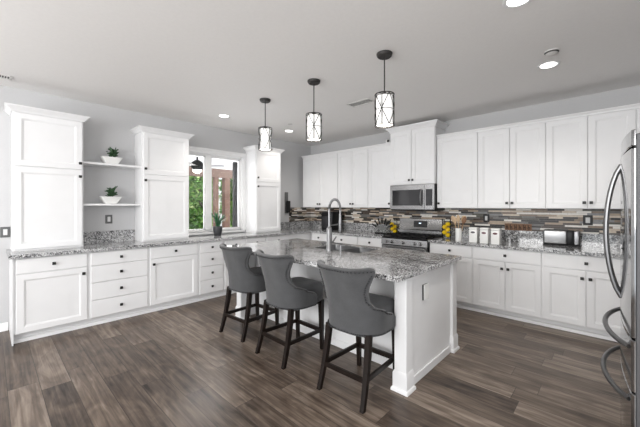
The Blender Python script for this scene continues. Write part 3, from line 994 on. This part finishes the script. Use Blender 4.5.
# ------------------------------------------------------------------ ceiling fittings
def pendant(label, x, y):
    t = thing('pendant_lamp', label, 'pendant lamp', (x, y, HC), 0, 'pendant lamps over the island')
    MB().lathe([(0, -0.030), (0.058, -0.030), (0.066, -0.022), (0.070, -0.006), (0.070, -0.0005), (0, -0.0005)], n=24).build('canopy', 'cage', t)
    MB().tube([(0, 0, -0.03), (0, 0, -0.355)], 0.0055, 8).build('rod', 'cage', t)
    c = MB()
    R, zt, zb = 0.084, -0.365, -0.640
    for z in (zt, zb):
        c.tube([(R*math.cos(2*PI*k/28), R*math.sin(2*PI*k/28), z) for k in range(28)], 0.0042, 6, True)
    zm = (zt+zb)/2
    c.tube([(R*math.cos(2*PI*k/28), R*math.sin(2*PI*k/28), zm) for k in range(28)], 0.0026, 6, True)
    nb = 4
    for k in range(nb):
        a0, a1 = 2*PI*k/nb-2.09, 2*PI*(k+1)/nb-2.09
        am = (a0+a1)/2
        P = lambda a, z: (R*math.cos(a), R*math.sin(a), z)
        c.tube([P(am-0.06, zt), P(am-0.06, zb)], 0.0027, 6)
        c.tube([P(am+0.06, zt), P(am+0.06, zb)], 0.0027, 6)
        def arcpts(za, zb_):
            return [P(a0+(a1-a0)*i/8, za+(zb_-za)*i/8) for i in range(9)]
        c.tube(arcpts(zt, zb), 0.0036, 5)
        c.tube(arcpts(zb, zt), 0.0036, 5)
    for k in range(3):
        a = 2*PI*k/3+0.35
        c.tube([(0, 0, -0.352), (R*math.cos(a), R*math.sin(a), zt)], 0.0035, 6)
    c.lathe([(0, -0.372), (0.022, -0.372), (0.022, -0.35), (0.010, -0.342), (0, -0.342)], n=14)
    c.build('cage', 'cage', t)
    MB().lathe([(0.066, -0.63), (0.069, -0.632), (0.070, -0.625), (0.070, -0.385), (0.062, -0.378), (0.02, -0.375)], n=28, cap=False).build('lamp_shade', 'shade', t)
    return t
pd = pendant('caged pendant lamp nearest the camera, hanging highest in the picture', 3.515, -2.59)
dup(pd, (2.64, -2.59, HC), 0.5, 'caged pendant lamp in the middle of the row over the island')
dup(pd, (1.775, -2.59, HC), -0.2, 'caged pendant lamp farthest left, nearest the window')
for x in (1.775, 2.64, 3.515):
    lamp('pendant_bulb', 'POINT', (x, -2.59, HC-0.66), (0, 0, 0), 2.5, (1.0, 0.95, 0.88), shadow_soft_size=0.05)

def downlight(label, x, y, e=7.5):
    t = thing('recessed_light', label, 'recessed light', (x, y, HC), 0, 'recessed ceiling lights')
    MB().lathe([(0.062, -0.002), (0.085, -0.005), (0.092, -0.0005), (0.062, -0.0005)], n=28, cap=False).build('trim_ring', 'trim', t)
    MB().lathe([(0, -0.003), (0.066, -0.003), (0.066, -0.0008), (0, -0.0008)], n=28).build('lens', 'lens', t)
    lamp('downlight_beam', 'SPOT', (x, y, HC-0.02), (0, 0, 0), e*5, (1.0, 0.95, 0.89), spot_size=math.radians(130), spot_blend=0.8, shadow_soft_size=0.07)
downlight('glowing recessed light at upper right, near the detector', 4.54, -1.32)
downlight('glowing recessed light cut off by top edge of the picture', 4.54, -2.62)
downlight('glowing recessed light in front of the window', 0.735, -2.575)
downlight('glowing recessed light near the far corner of the room', 0.735, -1.29)
sd = thing('smoke_detector', 'small white round detector on ceiling beside right recessed light', 'detector', (4.60, -1.63, HC))
MB().lathe([(0, -0.030), (0.03, -0.030), (0.045, -0.022), (0.052, -0.004), (0.052, -0.0005), (0, -0.0005)], n=22).build('housing', 'vent', sd)
MB().lathe([(0.046, -0.0215), (0.0535, -0.012), (0.0525, -0.010), (0.045, -0.0195)], n=22, cap=False).build('slot_ring', 'ventslot', sd)
sc_ = thing('sprinkler_cover', 'tiny white round sprinkler cover on ceiling near the far corner', 'sprinkler cover', (1.11, -1.59, HC))
MB().lathe([(0, -0.008), (0.036, -0.008), (0.04, -0.005), (0.04, -0.0005), (0, -0.0005)], n=20).build('cover_plate', 'vent', sc_)
def vent(label, x, y, w, d, rz):
    t = thing('air_vent', label, 'air vent', (x, y, HC), rz, 'ceiling air vents')
    f = MB()
    f.box(-w/2, w/2, -d/2, -d/2+0.022, -0.006, -0.0005, 0.002).box(-w/2, w/2, d/2-0.022, d/2, -0.008, -0.0005, 0.002)
    f.box(-w/2, -w/2+0.022, -d/2, d/2, -0.006, -0.0005, 0.002).box(w/2-0.022, w/2, -d/2, d/2, -0.008, -0.0005, 0.002)
    f.build('frame', 'vent', t)
    MB().box(-w/2+0.02, w/2-0.02, -d/2+0.02, d/2-0.02, -0.003, -0.001).build('backing', 'ventslot', t)
    s = MB()
    n = int(w/0.022)
    for k in range(1, n):
        xx = -w/2+0.02+(w-0.04)*k/n
        s.box(xx-0.0045, xx+0.0045, -d/2+0.02, d/2-0.02, -0.0045, -0.003)
    s.build('slats', 'vent', t)
vent('slatted air vent on ceiling left of the nearest pendant lamp', 2.59, -1.66, 0.36, 0.16, 0.0)
vent('slatted air vent on ceiling at the far left edge', 0.365, -4.975, 0.30, 0.12, RA)

# ------------------------------------------------------------------ wall plates
def plate(name, label, loc, rz, plate_mat, ins_mat, group=None, w=0.082, h=0.118):
    t = thing(name, label, name.split('_')[-1] if 'switch' in name else 'outlet', loc, rz, group)
    MB().box(-w/2, w/2, -0.007, -0.0005, -h/2, h/2, 0.003).build('cover_plate', plate_mat, t)
    MB().box(-w/2+0.024, w/2-0.024, -0.011, -0.006, -h/2+0.026, h/2-0.026, 0.002).build('insert', ins_mat, t)
    return t
plate('wall_outlet', 'black wall outlet in mosaic tile above the white canisters', (3.643, -0.0125, 1.225), 0, 'black', 'switch', 'black outlets in the tile')
plate('wall_outlet', 'black wall outlet in mosaic tile right of the toaster', (4.768, -0.0125, 1.232), 0, 'black', 'switch', 'black outlets in the tile', 0.09, 0.12)
plate('wall_outlet', 'dark wall outlet below the lower open shelf', (0.0005, -3.878, 1.225), RA, 'grey_plate', 'switch')
plate('light_switch', 'grey wall light switch at far left edge beside the tall cabinet', (0.0005, -4.868, 1.11), RA, 'grey_plate', 'switch')

hk = thing('wall_caddy', 'slim black caddy hanging on the wall between right tall cabinet and tile', 'wall caddy', (0.0005, -0.72, 1.25), RA)
MB().box(-0.05, 0.035, -0.02, -0.0005, 0.0, 0.44, 0.004).build('back_panel', 'grey_plate', hk)
MB().box(-0.02, 0.07, -0.055, -0.02, 0.02, 0.26, 0.006).build('holder_pocket', 'black', hk)

# ------------------------------------------------------------------ things on the shelves and counters
def leaf_blade(mb, base, az, ln, lean, w, n=5):
    d = Vector((math.cos(az), math.sin(az), 0))
    s = Vector((-math.sin(az), math.cos(az), 0))
    L_, R_, T = [], [], []
    for i in range(n+1):
        f = i/n
        p = Vector(base) + d*(lean*ln*f**1.6) + Vector((0, 0, ln*f*(1-0.28*lean*f)))
        ww = w*(math.sin(PI*min(0.97, 0.12+0.86*f))**0.7)*0.5
        L_.append(mb.bm.verts.new(p-s*ww))
        T.append(mb.bm.verts.new(p - d*ww*0.35 - Vector((0, 0, ww*0.25))))
        R_.append(mb.bm.verts.new(p+s*ww))
    for i in range(n):
        mb.bm.faces.new((L_[i], T[i], T[i+1], L_[i+1]))
        mb.bm.faces.new((T[i], R_[i], R_[i+1], T[i+1]))

def succulent(label, x, y, z, rz, seed):
    t = thing('potted_succulent', label, 'potted plant', (x, y, z), rz, 'succulents on the open shelves')
    rnd = random.Random(seed)
    def ring(w, d, zz, r):
        pts = []
        for cx, cy, k0 in ((w-r, d-r, 0), (-w+r, d-r, 1), (-w+r, -d+r, 2), (w-r, -d+r, 3)):
            for k in range(4):
                an = PI/2*k0+PI/2*k/3
                pts.append((cx+r*math.cos(an), cy+r*math.sin(an), zz))
        return pts
    MB().loops([ring(0.066, 0.055, 0.0, 0.012), ring(0.068, 0.057, 0.004, 0.014), ring(0.118, 0.080, 0.088, 0.016), ring(0.118, 0.080, 0.092, 0.016), ring(0.110, 0.072, 0.092, 0.014), ring(0.100, 0.066, 0.074, 0.014)]).build('bowl', 'porcelain', t)
    MB().loops([ring(0.095, 0.062, 0.072, 0.012), ring(0.095, 0.062, 0.076, 0.012)]).build('soil', 'soil', t)
    m = MB()
    for k in range(64):
        a = rnd.uniform(0, 2*PI)
        r0 = rnd.uniform(0, 0.036)
        el = rnd.uniform(0.15, 1.35)
        ln = rnd.uniform(0.035, 0.062)
        c = Vector((0.012+r0*math.cos(a), r0*math.sin(a), 0.090+rnd.uniform(0, 0.105)))
        dv = Vector((math.cos(a)*math.cos(el), math.sin(a)*math.cos(el), math.sin(el)))
        rot = dv.to_track_quat('Z', 'Y').to_matrix()
        m.ellipsoid(c+dv*ln*0.5, 0.0105, 0.0065, ln*0.5, 7, 6, rot)
    m.build('leaves', 'succulent', t, smooth=60)
    return t
succulent('succulent in white tapered bowl on the upper open shelf', 0.150, -3.885, 1.9525, RA, 3)
succulent('succulent in white tapered bowl on the lower open shelf', 0.150, -3.895, 1.4345, RA, 9)

pp = thing('potted_plant', 'spiky green plant in dark grey pot on counter before the window', 'potted plant', (0.225, -2.40, 0.9145))
MB().lathe([(0, 0), (0.050, 0), (0.054, 0.004), (0.074, 0.085), (0.076, 0.125), (0.071, 0.152), (0.064, 0.154), (0.062, 0.140), (0, 0.140)], n=24).build('pot', 'darkpot', pp)
m = MB()
rnd = random.Random(5)
for k in range(34):
    leaf_blade(m, (rnd.uniform(-0.02, 0.02), rnd.uniform(-0.02, 0.02), 0.134), k*2.399, rnd.uniform(0.19, 0.30), rnd.uniform(0.15, 0.95), rnd.uniform(0.016, 0.026))
m.build('leaves', 'leafblade', pp, smooth=60)

ap = thing('countertop_appliance', 'black countertop appliance against tile behind the faucet', 'appliance', (0.87, -0.30, 0.9145))
MB().box(-0.13, 0.17, -0.15, 0.18, 0.012, 0.375, 0.03, 3).build('body', 'black', ap)
MB().box(-0.11, 0.08, -0.158, -0.145, 0.05, 0.30, 0.012, 2).build('door', 'darkglass', ap)
MB().tube([(-0.09, -0.155, 0.315), (-0.09, -0.185, 0.315), (0.06, -0.185, 0.315), (0.06, -0.155, 0.315)], 0.008, 8).build('handle', 'grate', ap)
MB().box(0.095, 0.15, -0.156, -0.145, 0.06, 0.33, 0.006).build('control_strip', 'display', ap)
for sx in (-0.10, 0.14):
    for sy in (-0.12, 0.15):
        MB().lathe([(0, 0), (0.016, 0), (0.016, 0.016), (0, 0.016)], (sx, sy, 0), 10).build('foot', 'black', ap)

# fan of black-handled knives in a clear block, left of the range
KX, KY = 2.02, -0.235
kb = thing('knife_block', 'clear fan-shaped knife block left of the range', 'knife block', (KX, KY, 0.9145))
arcp = [(-0.115, 0.02), (-0.115, 0.06)] + [(0.115*math.cos(PI-PI*k/12), 0.06+0.11*math.sin(PI-PI*k/12)) for k in range(1, 12)] + [(0.115, 0.06), (0.115, 0.02)]
MB().prism(arcp, -0.03, -0.022, 'y').prism(arcp, 0.022, 0.03, 'y').build('clear_panel', 'vaseglass', kb)
MB().box(-0.12, 0.12, -0.045, 0.045, 0.0, 0.02, 0.003).build('base', 'black', kb)
for k in range(7):
    an = math.radians(-62+k*124/6)
    kn = thing('kitchen_knife', 'black-handled knife in the clear block, ' + ('leftmost', 'second from left', 'third from left', 'upright in the middle', 'third from right', 'second from right', 'rightmost')[k], 'knife', (KX, KY, 0.9145+0.058), 0, 'knives in the clear block')
    R = Matrix.Rotation(an, 3, 'Y')
    def T(x, y, z):
        return R @ Vector((x, y, z))
    y_ = -0.012+0.004*k
    MB().loops([[T(-0.011, y_-0.007, 0.118), T(0.011, y_-0.007, 0.118), T(0.011, y_+0.007, 0.118), T(-0.011, y_+0.007, 0.118)], [T(-0.009, y_-0.007, 0.16), T(0.009, y_-0.007, 0.16), T(0.009, y_+0.007, 0.16), T(-0.009, y_+0.007, 0.16)], [T(-0.013, y_-0.007, 0.225), T(0.013, y_-0.007, 0.225), T(0.013, y_+0.007, 0.225), T(-0.013, y_+0.007, 0.225)]]).build('handle', 'black', kn)
    MB().loops([[T(-0.004, y_-0.001, 0.0), T(0.004, y_-0.001, 0.0), T(0.004, y_+0.001, 0.0), T(-0.004, y_+0.001, 0.0)], [T(-0.012, y_-0.001, 0.05), T(0.01, y_-0.001, 0.05), T(0.01, y_+0.001, 0.05), T(-0.012, y_+0.001, 0.05)], [T(-0.011, y_-0.001, 0.12), T(0.01, y_-0.001, 0.12), T(0.01, y_+0.001, 0.12), T(-0.011, y_+0.001, 0.12)]]).build('blade', 'chrome', kn)

# lemons stacked in tall clear vases on both sides of the range
def lemon_mesh():
    m = MB()
    prof = []
    for k in range(13):
        a = -PI/2+PI*k/12
        r = 0.034*math.cos(a)
        z = 0.038*math.sin(a)
        if k in (0, 12):
            z *= 1.16
            r = 0.0015
        prof.append((r if r > 0.001 else 0.0015, z))
    return m.lathe(prof, (0, 0, 0), 16)
lem0 = None
def lemons(x, y, where, n):
    global lem0
    vz = thing('glass_vase', 'tall clear glass vase of lemons ' + where, 'vase', (x, y, 0.9145), 0, 'lemon vases beside the range')
    h = 0.035+0.042*n+0.05
    MB().lathe([(0, 0), (0.064, 0), (0.065, 0.004), (0.065, h), (0.0625, h), (0.0625, 0.008), (0, 0.008)], n=28).build('cylinder', 'vaseglass', vz)
    order = ['lowest', 'second from bottom', 'third from bottom', 'fourth from bottom', 'fifth from bottom', 'topmost']
    for k in range(n):
        a = 0.75 + (PI if k % 2 else 0)
        p = (x+0.0275*math.cos(a), y+0.0275*math.sin(a), 0.9145+0.0435+0.0420*k)
        if lem0 is None:
            o = lemon_mesh().build('lemon', 'lemon', None, None, 60)
            lem0 = o
        else:
            o = lem0.copy()
            COL.objects.link(o)
        o.location = p
        o.rotation_euler = (PI/2+0.12*(k % 3-1), 0, 0.75+PI/2+0.5*(k % 2))
        nm = 'topmost' if k == n-1 else order[k]
        tag(o, nm+' yellow lemon in the glass vase '+where, 'lemon', 'lemons stacked in glass vases')
lemons(2.175, -0.11, 'left of the range', 4)
lemons(3.135, -0.20, 'right of the range', 5)

cr = thing('utensil_crock', 'white ceramic crock holding wooden spoons right of the range', 'crock', (3.405, -0.45, 0.9145))
MB().lathe([(0, 0), (0.042, 0), (0.044, 0.004), (0.044, 0.172), (0.042, 0.176), (0.039, 0.172), (0.039, 0.008), (0, 0.008)], n=26).build('pot', 'porcelain', cr)
specs = [((0.012, 0.020), (-0.33, 0.0), 0.335, 0.030, 'pale wooden spoon leaning farthest left in the crock', 'wooden_spoon', 'spoonwood'),
         ((0.0, 0.0), (0.0, -0.06), 0.330, 0.026, 'pale wooden spoon standing upright in the crock', 'wooden_spoon', 'spoonwood'),
         ((-0.024, -0.004), (-0.10, 0.0), 0.300, 0.024, 'pale wooden spatula leaning slightly left in the crock', 'wooden_spatula', 'spoonwood'),
         ((0.024, 0.004), (0.14, 0.02), 0.325, 0.038, 'wide pale wooden spoon leaning slightly right in the crock', 'wooden_spoon', 'spoonwood'),
         ((-0.012, -0.020), (0.33, 0.0), 0.320, 0.030, 'dark wooden spoon leaning farthest right in the crock', 'wooden_spoon', 'spoondark')]
for (bx, by), (lx, ly), ln, hwid, lab, nm, mat in specs:
    t = thing(nm, lab, 'cooking spoon', (3.405+bx, -0.45+by, 0.9145+0.014), 0, 'wooden utensils in the crock')
    dv = Vector((lx, ly, 1)).normalized()
    MB().tube([(0, 0, 0), dv*ln*0.45, dv*ln*0.8], [0.005, 0.005, 0.006], 8).build('handle', mat, t)
    xx = Vector((0, 1, 0)).cross(dv).normalized()
    yy = dv.cross(xx)
    rot = Matrix((xx, yy, dv)).transposed()
    MB().ellipsoid(dv*(ln*0.8+0.036), hwid, 0.008, 0.050, 14, 10, rot).build('bowl' if nm == 'wooden_spoon' else 'blade', mat, t)

can0 = None
for k, (x, y, lab, lm) in enumerate(((3.628, -0.52, 'white square canister with dark label, leftmost of three', 'labelgrey'), (3.765, -0.53, 'white square canister with dark red label, middle of three', 'label'), (3.900, -0.54, 'white square canister with dark red label, rightmost of three', 'label'))):
    t = thing('canister', lab, 'canister', (x, y, 0.9145), 0.0, 'three white canisters on the counter')
    MB().box(-0.050, 0.050, -0.050, 0.050, 0.0, 0.178, 0.008, 3).build('body', 'porcelain', t)
    MB().box(-0.052, 0.052, -0.052, 0.052, 0.179, 0.204, 0.008, 3).build('lid', 'porcelain', t)
    MB().prism([(0.027*math.cos(2*PI*i/20)*(1.0), 0.138+0.0135*math.sin(2*PI*i/20)) for i in range(20)], -0.0525, -0.0495, 'y').build('label', lm, t)

sg = thing('word_sign', 'small brown wooden block sign standing on granite ledge under the tile', 'sign', (4.04, -0.0175, 1.068))
MB().box(-0.160, 0.160, -0.0035, 0.0045, 0.0, 0.092, 0.002).build('board', 'signwood', sg)
s = MB()
for k in range(6):
    x_ = -0.130+k*0.052
    s.box(x_-0.015, x_-0.006, -0.008, -0.0035, 0.012, 0.08).box(x_+0.004, x_+0.012, -0.008, -0.0035, 0.012, 0.045 if k % 2 else 0.08).box(x_-0.012, x_+0.01, -0.008, -0.0035, 0.04, 0.052)
s.build('carving', 'signdark', sg)

ts = thing('toaster', 'long stainless steel toaster with black end on right counter', 'toaster', (4.525, -0.115, 0.9145), math.radians(2))
MB().box(-0.185, 0.180, -0.07, 0.07, 0.0, 0.014, 0.004).build('base', 'black', ts)
MB().box(-0.182, 0.060, -0.068, 0.068, 0.014, 0.192, 0.018, 4).build('shell', 'toaster_steel', ts)
MB().box(0.050, 0.125, -0.066, 0.066, 0.014, 0.188, 0.008, 2).build('end_panel', 'black', ts)
MB().box(0.116, 0.178, -0.068, 0.068, 0.014, 0.190, 0.016, 4).build('end_cap', 'chrome', ts)
MB().box(-0.145, 0.04, -0.03, -0.012, 0.1905, 0.194).box(-0.145, 0.04, 0.012, 0.03, 0.1905, 0.194).build('slot', 'black', ts)
lv = MB().box(0.178, 0.196, -0.018, 0.018, 0.12, 0.132, 0.003).build('lever', 'black', ts)

sc2 = thing('security_camera', 'tiny white camera with black lens on top of cabinet left of microwave cabinet', 'camera', (2.13, -0.22, 2.441))
MB().lathe([(0, 0), (0.03, 0), (0.032, 0.006), (0.012, 0.012), (0.012, 0.05), (0.0, 0.05)], n=16).build('stand', 'porcelain', sc2)
MB().ellipsoid((0, 0, 0.085), 0.045, 0.045, 0.045, 18, 12).build('housing', 'porcelain', sc2)
MB().ellipsoid((0.020, -0.034, 0.088), 0.021, 0.016, 0.021, 14, 10, Matrix.Rotation(0.5, 3, 'Z')).build('lens', 'black', sc2)

# ------------------------------------------------------------------ the patio beyond the window
struct('ground', MB().box(-14, -0.15, -10, 12, -0.25, -0.06), 'patiostone')
struct('patio_roof', MB().box(-4.3, -0.15, -7.0, 5.0, 2.85, 2.95).box(-4.25, -4.07, -7.0, 5.0, 2.57, 2.85), 'patioceil')
tag(MB().box(-4.25, -4.07, -7.0, 5.0, 2.30, 2.57).build('patio_beam', 'patiobeam'), 'brown beam along outer edge of the patio roof outside the window', 'beam')
def post(x, y, w, lab, mat='brick'):
    q = MB().box(-w/2, w/2, -w/2, w/2, -0.06, 2.30, 0.01)
    q.box(-w/2-0.03, w/2+0.03, -w/2-0.03, w/2+0.03, -0.06, 0.25, 0.01)
    tag(q.build('patio_post', mat, None, (x, y, 0)), lab, 'post', 'posts of the patio roof')
post(-4.15, -0.09, 0.14, 'narrow brown patio post seen just right of the window mullion')
post(-4.15, 0.27, 0.19, 'wide brown patio pillar in the middle of the right window pane')
tag(MB().box(-0.70, -0.62, -1.575, -1.275, -0.06, 2.30, 0.008).build('patio_screen', 'fan'), 'tall dark panel outside at right edge of the window', 'screen')
fn = thing('ceiling_fan', 'dark ceiling fan hanging under the patio roof outside the window', 'fan', (-2.0, -1.70, 2.85))
MB().lathe([(0, 0), (0.06, 0), (0.05, -0.05), (0.018, -0.06), (0.018, -0.38), (0.06, -0.40), (0.115, -0.44), (0.13, -0.47), (0.13, -0.56), (0.11, -0.60), (0, -0.61)], n=22).build('motor', 'fan', fn)
for k in range(4):
    a = 0.75+k*PI/2
    b = MB().box(0.12, 0.62, -0.06, 0.06, -0.530, -0.520, 0.003)
    o = b.build('blade', 'fan', fn)
    o.rotation_euler = (0.0, 0, a)
MB().lathe([(0, -0.69), (0.06, -0.68), (0.10, -0.64), (0.11, -0.612), (0, -0.612)], n=20).build('light_bowl', 'porcelain', fn)
lamp('patio_ceiling_fill', 'POINT', (-2.0, -1.70, 2.05), (0, 0, 0), 70, (1, 0.98, 0.95), shadow_soft_size=0.1)  # point lamp added under the fan to brighten the patio ceiling
lamp('patio_fill', 'POINT', (-2.8, 1.6, 2.35), (0, 0, 0), 70, (1, 0.98, 0.95), shadow_soft_size=0.1)  # unseen point lamp added to brighten the patio, with no fitting around it
def tree(x, y, h, r, lab, seed, n=3200):
    t = thing('leafy_tree', lab, 'tree', (x, y, -0.06), 0, 'trees beyond the patio')
    rd = random.Random(seed)
    MB().tube([(0, 0, 0), (0.05, 0.02, h*0.35), (0, 0, h*0.7)], [0.09, 0.07, 0.04], 8).build('trunk', 'bark', t)
    m = MB()
    for k in range(n):
        a = rd.uniform(0, 2*PI)
        zf = rd.uniform(0.0, 1.0)
        rr = r*(math.sin(PI*(0.12+0.86*zf))**0.6)*rd.uniform(0.35, 1.0)*(1+0.25*math.sin(3*a+5*zf))
        c = Vector((rr*math.cos(a), rr*math.sin(a), h*(0.16+0.84*zf)))
        s = rd.uniform(0.07, 0.13)
        E_ = Euler((rd.uniform(-0.9, 0.9), rd.uniform(-0.9, 0.9), rd.uniform(0, 6.28))).to_matrix()
        vs = [m.bm.verts.new(c + E_ @ Vector(p)) for p in ((-s, 0, 0), (0, -s*0.5, s*0.12), (s, 0, 0), (0, s*0.5, s*0.12))]
        m.bm.faces.new(vs)
    m.build('foliage', 'leaf', t, smooth=0)
tree(-5.7, 0.12, 3.9, 0.66, 'leafy green tree filling the left window pane', 1)
tree(-5.7, 1.72, 3.8, 0.66, 'leafy green tree seen right of the patio pillar in the right window pane', 4)
tree(-8.0, 1.05, 4.4, 0.85, 'farther leafy tree behind the window mullion and narrow patio post', 2)
tree(-8.0, 3.15, 4.4, 0.85, 'farther leafy tree seen between pillar and dark panel', 6)
struct('wall_patio', MB().box(-10.2, -10.0, -6, 12, -0.06, 1.9), 'patioceil')
